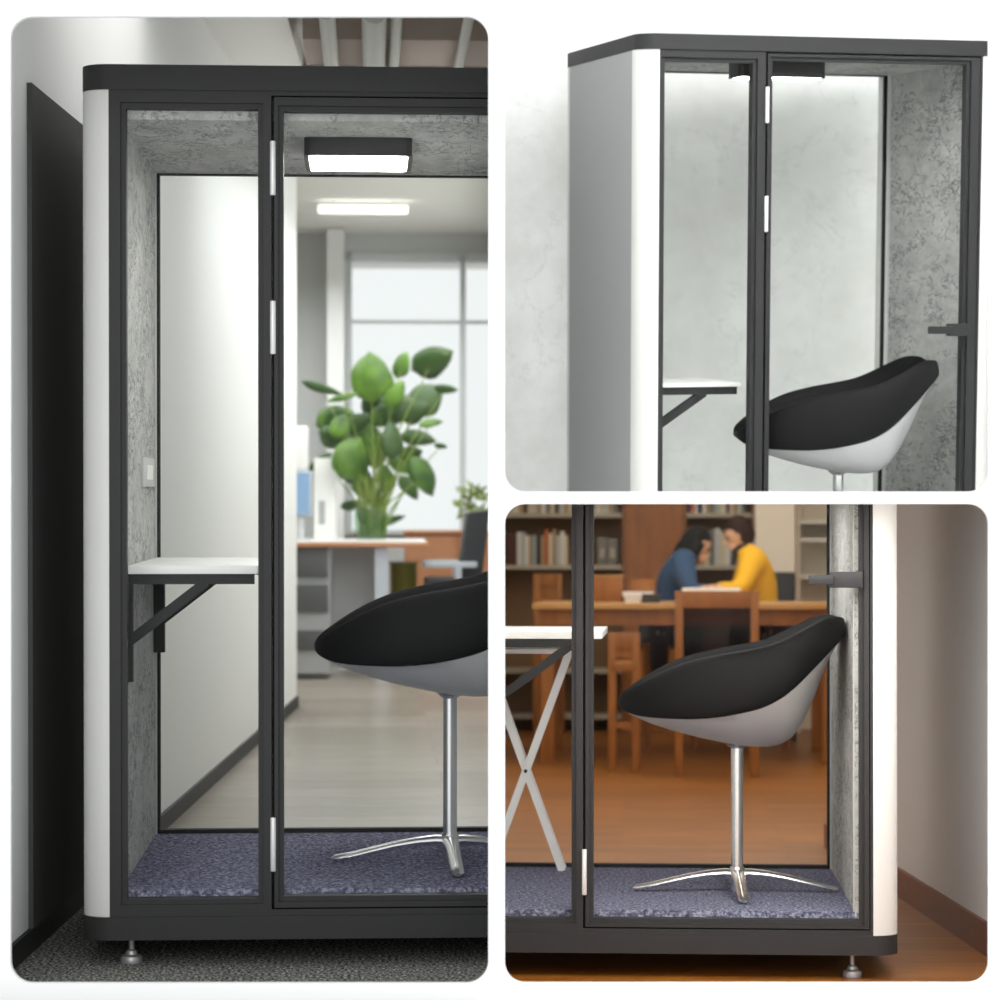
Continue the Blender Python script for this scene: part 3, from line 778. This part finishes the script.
def bookcase(px0, px1, d, boards, top, label):
    """boards: z of each shelf top"""
    xa, xb = Q(px0, 540, d).x, Q(px1, 540, d).x
    t = thing(P3, 'bookcase', label, 'bookcase', ((xa + xb) / 2, d + .15, 0))
    finish(P3, 'side_panel', MB().box(xa, xa + .02, d, d + .34, 0, top), 'library_wood', t)
    finish(P3, 'side_panel', MB().box(xb - .02, xb, d, d + .34, 0, top), 'library_wood', t)
    finish(P3, 'back_panel', MB().box(xa, xb, d + .32, d + .34, 0, top), 'shelf_back', t)
    for z in boards + [top]: finish(P3, 'shelf', MB().box(xa + .02, xb - .02, d, d + .32, z - .03, z), 'shelf_grey', t)
dB = 18.8; zu = Q(540, 513, dB).z; zm_ = Q(540, 565, dB).z
lower = [.12, zm_ - .42, ]
bookcase(440, 624.5, dB, [.12, .45, zm_, zu, zu + .36], zu + .75, 'tall bookcase with grey shelves on the left of the library')
rowA = ['dark brown', 'dark red', 'dark brown', 'white', 'pale grey', 'white', 'tan', 'pale blue', 'dark brown', 'tan', 'orange', 'cream', 'tan', 'pale grey', 'white', 'cream']
book_row(rowA, 505, 568, dB, zm_, (.21, .27), 'in the left bookcase, lower visible row', 'books in the lower row of the left bookcase')
rowB = ['pale grey', 'cream', 'white', 'tan', 'dark brown', 'cream', 'pale grey', 'tan', 'white', 'grey', 'cream', 'dark brown', 'pale grey', 'tan', 'cream', 'grey', 'white', 'cream', 'tan', 'grey', 'white', 'cream', 'pale grey', 'tan', 'grey']
book_row(rowB, 505, 618, dB, zu, (.2, .28), 'in the left bookcase, upper row', 'books in the upper row of the left bookcase')
xa, xb = Q(597, 540, dB).x, Q(618, 540, dB).x
for k, lab in enumerate(('left one of the two wide grey binders in the left bookcase', 'right one of the two wide grey binders in the left bookcase')):
    x0 = xa + k * (xb - xa) / 2; x1 = x0 + (xb - xa) / 2 - .004
    t = thing(P3, 'binder', lab, 'binder', (x0, dB, zm_), 'binders in the left bookcase')
    finish(P3, 'cover', MB().box(x0, x1, dB + .03, dB + .28, zm_, zm_ + .2 - k * .008, .004), 'book_grey', t)
    finish(P3, 'spine_label', MB().box(x0 + .02, x1 - .02, dB + .027, dB + .03, zm_ + .05, zm_ + .12), 'shelf_grey', t)
# wooden cladding between the bookcases
xa, xb = Q(625, 540, dB).x, Q(683.5, 540, dB).x
t = thing(P3, 'wardrobe', 'plain brown wood panelled cupboard between the two bookcases', 'cupboard', ((xa + xb) / 2, dB, 0))
finish(P3, 'body', MB().box(xa, xb, dB - .05, dB + .4, 0, 2.6), 'library_wood', t)
xc = xa + (xb - xa) * .6
finish(P3, 'door', MB().box(xa + .01, xc - .003, dB - .065, dB - .05, .1, 2.55), 'library_wood', t); finish(P3, 'door', MB().box(xc + .003, xb - .01, dB - .065, dB - .05, .1, 2.55), 'library_wood', t)
bookcase(684, 755, dB, [.12, .45, zm_, zu, zu + .36], zu + .75, 'tall bookcase with grey shelves behind the two readers')
rowC = ['dark blue', 'orange', 'pale grey', 'dark blue', 'white', 'tan', 'grey', 'pale blue', 'cream', 'white', 'dark red', 'cream', 'tan', 'pale grey', 'grey']
book_row(rowC, 687, 746, dB, zu, (.2, .27), 'in the right bookcase, upper row', 'books in the upper row of the right bookcase')
rowD = ['tan', 'cream', 'grey', 'pale grey', 'cream', 'white', 'pale grey', 'grey', 'cream', 'tan']
book_row(rowD, 700, 750, dB, zm_, (.2, .27), 'in the right bookcase, behind the readers', 'books in the lower row of the right bookcase')
# white column and shelved niche on the right
xa, xb = Q(755.5, 540, 18.4).x, Q(795, 540, 18.4).x
structure(P3, 'pillar', MB().box(xa, xb, 18.4, 19.0, 0, 3.2), 'library_cream')
xa, xb = Q(796, 540, dB).x, Q(850, 540, dB).x
t = thing(P3, 'shelf_unit', 'cream open shelf unit right of the cream pillar', 'shelf', ((xa + xb) / 2, dB, 0))
finish(P3, 'side_panel', MB().box(xa, xa + .03, dB, dB + .4, 0, 2.4), 'library_cream', t); finish(P3, 'side_panel', MB().box(xb - .03, xb, dB, dB + .4, 0, 2.4), 'library_cream', t)
finish(P3, 'back_panel', MB().box(xa, xb, dB + .38, dB + .4, 0, 2.4), 'library_cream', t)
for py in (520, 538, 575): z = Q(800, py, dB).z; finish(P3, 'shelf', MB().box(xa + .03, xb - .03, dB, dB + .38, z - .025, z), 'white_top', t)

# reading table
zT = .965; dT = 15.6; xa, xb = Q(532, 600, dT).x, Q(845, 600, dT).x
t = thing(P3, 'library_table', 'long light wood reading table where the two people sit', 'table', ((xa + xb) / 2, dT + .67, 0))
finish(P3, 'tabletop', MB().box(xa, xb, dT, dT + 1.35, zT - .035, zT, .006), 'table_wood', t)
finish(P3, 'apron', MB().box(xa + .04, xb - .04, dT + .06, dT + .09, zT - .13, zT - .035).box(xa + .04, xb - .04, dT + 1.26, dT + 1.29, zT - .13, zT - .035), 'library_wood', t)
for x in (xa + .05, xb - .13):
    for y in (dT + .07, dT + 1.2): finish(P3, 'leg', MB().box(x, x + .08, y, y + .08, 0, zT - .035, .004), 'library_wood', t)
# second table / carrel at left and things on the table
a = Q(593, 577, 16.4); b = Q(623, 577, 16.4)
t = thing(P3, 'wooden_box', 'plain wooden box standing on the left of the reading table', 'box', ((a.x + b.x) / 2, 16.5, zT))
finish(P3, 'body', MB().box(a.x, b.x, 16.4, 16.6, zT, a.z, .004), 'library_wood', t)
finish(P3, 'lid', MB().box(a.x - .005, b.x + .005, 16.395, 16.605, a.z, a.z + .012, .003), 'table_wood', t)
a = Q(537, 577, 15.5); b = Q(563, 577, 15.5)
def wchair(px0, px1, pyt, d, label, mesh=True, rail=.095):
    xa, xb = Q(px0, 600, d).x, Q(px1, 600, d).x; zt = Q(700, pyt, d).z
    t = thing(P3, 'wooden_chair', label, 'chair', ((xa + xb) / 2, d + .25, 0))
    w = .045
    for x in (xa, xb - w):
        finish(P3, 'leg', MB().box(x, x + w, d, d + .04, 0, zt, .005), 'library_wood', t)
        finish(P3, 'leg', MB().box(x, x + w, d + .45, d + .49, 0, .58, .005), 'library_wood', t)
    finish(P3, 'top_rail', MB().box(xa + w, xb - w, d, d + .035, zt - rail, zt, .004), 'library_wood', t)
    finish(P3, 'backrest', MB().box(xa + w, xb - w, d + .01, d + .022, .66, zt - rail), 'dark_mesh' if mesh else 'library_wood', t)
    finish(P3, 'seat', MB().box(xa + .005, xb - .005, d + .0, d + .5, .58, .63, .008), 'library_wood', t)
    finish(P3, 'stretcher', MB().box(xa + w, xb - w, d + .01, d + .03, .25, .29), 'library_wood', t)
wchair(675, 759, 591, 14.7, 'wooden chair with dark see-through back, nearest to the booth in the library')
wchair(608, 640, 633, 15.0, 'small brown wooden chair under the left half of the reading table', mesh=False)
wchair(533, 562, 574, 18.1, 'brown wooden chair behind the left end of the reading table', mesh=False)
a = Q(780, 572, 18.1); b = Q(795, 572, 18.1)
t = thing(P3, 'dark_chair', 'dark chair back behind the person in yellow', 'chair', ((a.x + b.x) / 2, 18.2, 0))
finish(P3, 'backrest', MB().box(a.x - .25, b.x, 18.1, 18.14, .6, a.z, .01), 'plastic_black', t)
finish(P3, 'seat', MB().box(a.x - .25, b.x, 17.7, 18.14, .5, .56, .01), 'plastic_black', t)
for x in (a.x - .24, b.x - .04):
    for y in (17.72, 18.1): finish(P3, 'leg', MB().box(x, x + .03, y, y + .03, 0, .5), 'plastic_black', t)
def papers(px0, px1, pyt, d, label, dep=.3, m='paper', name='paper_stack', cat='papers', tl=0):
    a = Q(px0, pyt, d); b = Q(px1, pyt, d)
    mb = MB(); n = 4; z0 = zT; h = (a.z - zT) / n
    for k in range(n):
        j = random.uniform(-.012, .012); mb.box(a.x + j, b.x + j, d + j, d + dep + j, z0 + k * h, z0 + (k + 1) * h - .0008)
    single(P3, name, mb, m, label, cat, sm=False)
papers(683, 741, 588, 16.0, 'flat white papers on the table above the nearest wooden chair')
papers(624, 655, 592, 16.3, 'white open papers left of the person in blue')
papers(632, 656, 579, 16.6, 'stack of brown books behind the white papers', m='library_wood', name='book_stack', cat='books')
papers(640, 659, 594, 15.9, 'dark flat case in front of the person in blue', m='plastic_black', name='flat_case', cat='case', dep=.2)

# people -----------------------------------------------------------------
def skin_mesh(name, pts, edges, rad, lv=2):
    me = bpy.data.meshes.new(name); me.from_pydata(pts, edges, []); o = bpy.data.objects.new(name, me); C.objects.link(o)
    sk = o.modifiers.new('skin', 'SKIN'); sk.use_smooth_shade = True
    for v, r in zip(me.skin_vertices[0].data, rad):
        v.radius = r if hasattr(r, '__len__') else (r, r)
    me.skin_vertices[0].data[0].use_root = True
    sb = o.modifiers.new('sub', 'SUBSURF'); sb.levels = lv; sb.render_levels = lv
    bpy.context.view_layer.update()
    m2 = bpy.data.meshes.new_from_object(o.evaluated_get(bpy.context.evaluated_depsgraph_get()))
    bpy.data.objects.remove(o)
    mb = MB(); mb.bm.from_mesh(m2); bpy.data.meshes.remove(m2)
    return mb
def person(base, fx, head, sh, hip, hands, shirt, hairm, label, hair_long, collar=None, away=0):
    """fx: facing +1/-1 along x; all points in room space"""
    t = thing(P3, 'person', label, 'person', base)
    V = Vector
    head, sh, hip = V(head), V(sh), V(hip)
    ch = hip.lerp(sh, .62) + V((-.02 * fx, 0, .0)); neck = sh + V((.045 * fx, 0, .075))
    hc = head
    sw = .17
    sl = sh + V((0, -sw, -.02)); sr = sh + V((0, sw, -.02))
    pts = [hip, hip.lerp(sh, .35), ch, sh, neck, hc + V((-.01 * fx, 0, -.06))]
    rad = [(.15, .12), (.135, .11), (.155, .115), (.10, .07), .048, .052]
    edges = [(0, 1), (1, 2), (2, 3), (3, 4), (4, 5)]
    def chain(start, seq, rr):
        i = start
        for p, r in zip(seq, rr):
            pts.append(V(p)); rad.append(r); edges.append((i, len(pts) - 1)); i = len(pts) - 1
        return i
    arms = []
    for sgn, so, hd in ((-1, sl, V(hands[0])), (1, sr, V(hands[1]))):
        el = so.lerp(hd, .48) + V((-.03 * fx, sgn * .06, -.11))
        el.z = max(el.z, zT + .045)
        arms.append((so, el, hd))
        chain(3, [so, so.lerp(el, .5), el, el.lerp(hd, .6), hd], [.06, .05, .043, .034, .026])
    # legs, seated
    for sgn in (-1, 1):
        kn = hip + V((sgn * .11 + .04 * fx, -.42, -.02)); kn.z = min(kn.z, zT - .17)
        chain(0, [hip + V((sgn * .1, -.05, -.05)), kn, V((kn.x, kn.y + .03, kn.z - .42)), V((kn.x, kn.y - .08, kn.z - .47))], [.09, .062, .042, .03])
    body = finish(P3, 'body', skin_mesh('b', pts, edges, rad, 1), 'skin', t)
    # head with face joined to the body
    hb = MB(); tilt = Matrix.Rotation(.55 * fx, 4, 'Y')
    hb.ball(hc, (.084, .070, .106), 24, tilt)
    Tt = Matrix.Translation(hc) @ tilt
    def on(x, y, z): return Tt @ V((x * fx, y, z))
    hb.ball(on(.07, 0, -.06), (.035, .045, .045), 14, tilt)                    # jaw
    hb.tube([on(.086, 0, .015), on(.104, 0, -.018), on(.09, 0, -.028)], [.008, .014, .01], 8)   # nose
    for e in (-1, 1): hb.ball(on(0, e * .074, -.01), (.016, .01, .028), 10, tilt)   # ears
    for k, (so, el, hd) in enumerate(arms):
        dirn = (hd - el).normalized(); side = dirn.cross(V((0, 0, 1))).normalized()
        hb.ball(hd + dirn * .03, (.045, .03, .018), 12)
        for j in range(4):
            o_ = side * (.012 * (j - 1.5)); Lf = (.05, .058, .055, .044)[j]
            s_ = hd + dirn * .065 + o_
            hb.tube([s_, s_ + dirn * Lf * .5 + V((0, 0, -.004)), s_ + dirn * Lf + V((0, 0, -.018))], [.0085, .008, .006], 8)
        hb.tube([hd + side * (.02 if k else -.02) + dirn * .02, hd + side * (.045 if k else -.045) + dirn * .05], [.01, .007], 8)
    bm2 = hb.bm; bmesh.ops.translate(bm2, vec=-ORG[t.name], verts=bm2.verts); bmesh.ops.recalc_face_normals(bm2, faces=bm2.faces)
    me_ = bpy.data.meshes.new('h'); bm2.to_mesh(me_); bm2.free()
    bmj = bmesh.new(); bmj.from_mesh(body.data); bmj.from_mesh(me_); bmj.to_mesh(body.data); bmj.free(); bpy.data.meshes.remove(me_)
    for p in body.data.polygons: p.use_smooth = True
    ey = MB()
    for e in (-1, 1): ey.ball(on(.078, e * .03, .012), (.010, .012, .008), 8)
    finish(P3, 'eyes', ey, 'hair_black', t)
    finish(P3, 'mouth', MB().ball(on(.095, 0, -.062), (.008, .02, .006), 8, tilt), 'lip', t)
    # clothes follow the same joints, a little thicker
    sp = [hip + V((0, 0, -.06)), hip.lerp(sh, .35), ch, sh + V((0, 0, .005)), neck + V((0, 0, -.02))]; sr_ = [(.17, .135), (.155, .13), (.18, .14), (.15, .115), (.068, .068)]
    se = [(0, 1), (1, 2), (2, 3), (3, 4)]
    pts, rad, edges = sp, sr_, se
    for so, el, hd in arms: chain(3, [so + V((0, 0, .005)), so.lerp(el, .5), el, el.lerp(hd, .6), el.lerp(hd, .9)], [.092, .076, .064, .052, .045])
    finish(P3, 'shirt', skin_mesh('s', pts, edges, rad, 2), shirt, t)
    pts = [hip + V((0, 0, -.08))]; rad = [(.165, .13)]; edges = []
    for sgn in (-1, 1):
        kn = hip + V((sgn * .11 + .04 * fx, -.42, -.02)); kn.z = min(kn.z, zT - .17)
        chain(0, [hip + V((sgn * .1, -.06, -.06)), kn, V((kn.x, kn.y + .03, kn.z - .38))], [.1, .075, .058])
    finish(P3, 'trousers', skin_mesh('tr', pts, edges, rad, 1), 'trouser_dark', t)
    if collar:
        finish(P3, 'collar', MB().tube([neck + V((.01 * fx, 0, -.05)), neck + V((0, 0, .015))], [.085, .062], 16).tube([neck + V((.06 * fx, -.02, -.01)), neck + V((.085 * fx, -.04, -.12))], [.03, .012], 8), collar, t)
    # hair
    h = MB(); b2 = bmesh.new(); bmesh.ops.create_uvsphere(b2, u_segments=28, v_segments=18, radius=1)
    for v in b2.verts:
        c_ = v.co
        # hair line: open over the face
        f = c_.x * fx
        r = 1.0 + .05 * math.sin(9 * c_.y + 5 * c_.z) * .5
        if f > .25 and c_.z < .35: r = .86
        v.co = V((c_.x * .097 * r, c_.y * .086 * r, c_.z * .114 * r))
    h.join(b2, Matrix.Translation(hc + V((-.012 * fx, 0, .016))) @ tilt)
    if hair_long:
        h.tube([on(-.02, 0, .0), on(-.055, 0, -.08), on(-.075, 0, -.16)], [.08, .07, .035], 16)
        h.tube([on(.01, -.07, .03), on(.01, -.075, -.06), on(-.02, -.06, -.12)], [.035, .04, .015], 12)
    else:
        h.tube([on(.03, 0, .085), on(.066, 0, .066), on(.082, 0, .05)], [.045, .03, .01], 12)
    finish(P3, 'hair', h, hairm, t)
    return t
dP = 17.2
A = lambda px, py, dy=0: (lambda v: (v.x, v.y, v.z))(Q(px, py, dP + dy))
hd = A(697, 545); sh = A(682, 562); hp = A(670, 622)
person((hp[0], dP, 0), 1, hd, sh, hp, [A(712, 590, -.36), A(709, 590, -.14)], 'shirt_blue', 'hair_black', 'black haired person in a dark blue top bent over the reading table', True)
hd = A(738, 534); sh = A(752, 558); hp = A(762, 622)
person((hp[0], dP, 0), -1, hd, sh, hp, [A(717, 588, -.38), A(714, 588, -.10)], 'shirt_yellow', 'hair_brown', 'short haired person in a yellow shirt with dark collar at the reading table', False, 'collar_dark')

for px, lab in ((670, 'wooden stool under the person in the dark blue top'), (762, 'wooden stool under the person in the yellow shirt')):
    c = Q(px, 650, dP); zs = Q(px, 622, dP).z - .14
    t = thing(P3, 'stool', lab, 'stool', (c.x, dP, 0))
    finish(P3, 'seat', MB().box(c.x - .19, c.x + .19, dP - .18, dP + .2, zs - .04, zs, .006), 'library_wood', t)
    for ix in (-.17, .13):
        for iy in (-.16, .14): finish(P3, 'leg', MB().box(c.x + ix, c.x + ix + .04, dP + iy, dP + iy + .04, 0, zs - .04), 'library_wood', t)
# ------------------------------------------------------------------ trim everything at the partitions between the rooms
def trim(P, px=None, py=None, keep=1):
    """cut a room's objects where the partition stands"""
    bpy.context.view_layer.update()
    if px is not None: n = Vector((F, -(px - PPX), 0)) * keep
    else: n = Vector((0, (py - PPY), F)) * keep
    n.normalize()
    for o in P.objs:
        inv = o.matrix_world.inverted()
        co = inv @ CAM; nn = (o.matrix_world.to_3x3().transposed() @ n).normalized()
        vs = o.data.vertices
        if all((v.co - co).dot(nn) >= 0 for v in vs): continue
        bm = bmesh.new(); bm.from_mesh(o.data)
        bmesh.ops.bisect_plane(bm, geom=bm.verts[:] + bm.edges[:] + bm.faces[:], plane_co=co, plane_no=nn, clear_inner=True)
        bm.to_mesh(o.data); bm.free()
        if not o.data.polygons: DEAD.append(o)
DEAD = []
trim(P1, px=494.0, keep=-1)
trim(P2, py=495.0); trim(P2, px=499)
trim(P3, px=499)
near3 = Panel.__new__(Panel); near3.objs = [o for o in P3.objs if (o.matrix_world @ (sum((Vector(c) for c in o.bound_box), Vector()) / 8)).y < 11.2 and o.name.split('.')[0] not in ('floor', 'ceiling', 'wall_back')]
trim(near3, py=500.5, keep=-1)
for o in set(DEAD): bpy.data.objects.remove(o)

# ------------------------------------------------------------------ light
w = bpy.data.worlds.new('world'); bpy.context.scene.world = w; w.use_nodes = True
bg = w.node_tree.nodes['Background']; bg.inputs[0].default_value = (.96, .98, 1.0, 1); bg.inputs[1].default_value = 1.0
def area(name, loc, rot, sx, sy, pw, col=(1, 1, 1)):
    l = bpy.data.lights.new(name, 'AREA'); l.shape = 'RECTANGLE'; l.size = sx; l.size_y = sy; l.energy = pw; l.color = col
    o = bpy.data.objects.new(name, l); C.objects.link(o); o.location = loc; o.rotation_euler = rot
    return o
def lamp_local(name, P, loc, sx, sy, pw, col=(1, 1, 1), rx=0):
    o = area(name, (0, 0, 0), (0, 0, 0), sx, sy, pw, col); o.matrix_world = P.M @ Matrix.Translation(loc) @ Matrix.Rotation(rx, 4, 'X'); return o
area('softbox', (-.8, -2.0, 3.0), (R_(80), 0, 0), 5, 4, 200, (1, .985, .96))  # added fill light behind the camera, for display wall and booth fronts
area('office_ceiling_fill', (-.5, 12.6, 3.2), (0, 0, 0), .6, 5.4, 37, (.98, .99, 1))  # unseen fill added above the office, no fixture there
area('office_back_fill', (-1.6, 16.5, 3.3), (0, 0, 0), 3, 3, 90, (.98, .99, 1))  # added fill that brightens the far end of the office, out of view
area('office_upper_fill', (-.7, 7.7, 3.3), (0, 0, 0), .9, 1.6, 10, (1, .99, .97))  # added fill to lift the upper wall over the booth, unseen
area('marble_room_fill', (1.4, 8.2, 4.6), (R_(12), 0, 0), 3.2, 1.2, 10)  # unseen overhead fill added for the marble wall
area('marble_room_front_fill', (1.4, 6.6, 3.9), (R_(58), 0, 0), 3.0, 1.2, 76)  # added out-of-view fill aimed back at the marble
area('library_fill', (1.0, 14.8, 3.0), (0, 0, 0), 3, 5, 105, (1, .93, .82))  # warm fill added over the reading area, no fixture seen
area('library_front_fill', (.9, 11.3, 2.6), (0, 0, 0), 2.2, 1.2, 38, (1, .93, .82))  # second warm fill added nearer the booth, unseen
def under_slab(name, d, xw, ln, wd, pw, col):
    z = CAM.z - (502.2 - PPY) / F * d
    o = area(name, (xw, d, z), (math.atan(-(502.2 - PPY) / F), 0, 0), wd, ln, pw, col); return o
under_slab('library_booth_fill', 8.0, .45, .5, .9, 6, (1, .99, .97))  # unseen fill added under the slab, for the booth's cut-off ceiling light
under_slab('library_entrance_fill', 6.7, .8, .9, 1.3, 24, (1, .97, .93))  # added unseen fill for the booth front and the right wall
sc = bpy.context.scene
sc.view_settings.view_transform = 'Standard'; sc.view_settings.look = 'None'; sc.view_settings.gamma = 1
sc.view_settings.use_curve_mapping = False; sc.view_settings.exposure = 0
sc.cycles.use_denoising = True
sc.cycles.max_bounces = 10; sc.cycles.transparent_max_bounces = 16; sc.cycles.diffuse_bounces = 5
sc.cycles.sample_clamp_indirect = 6
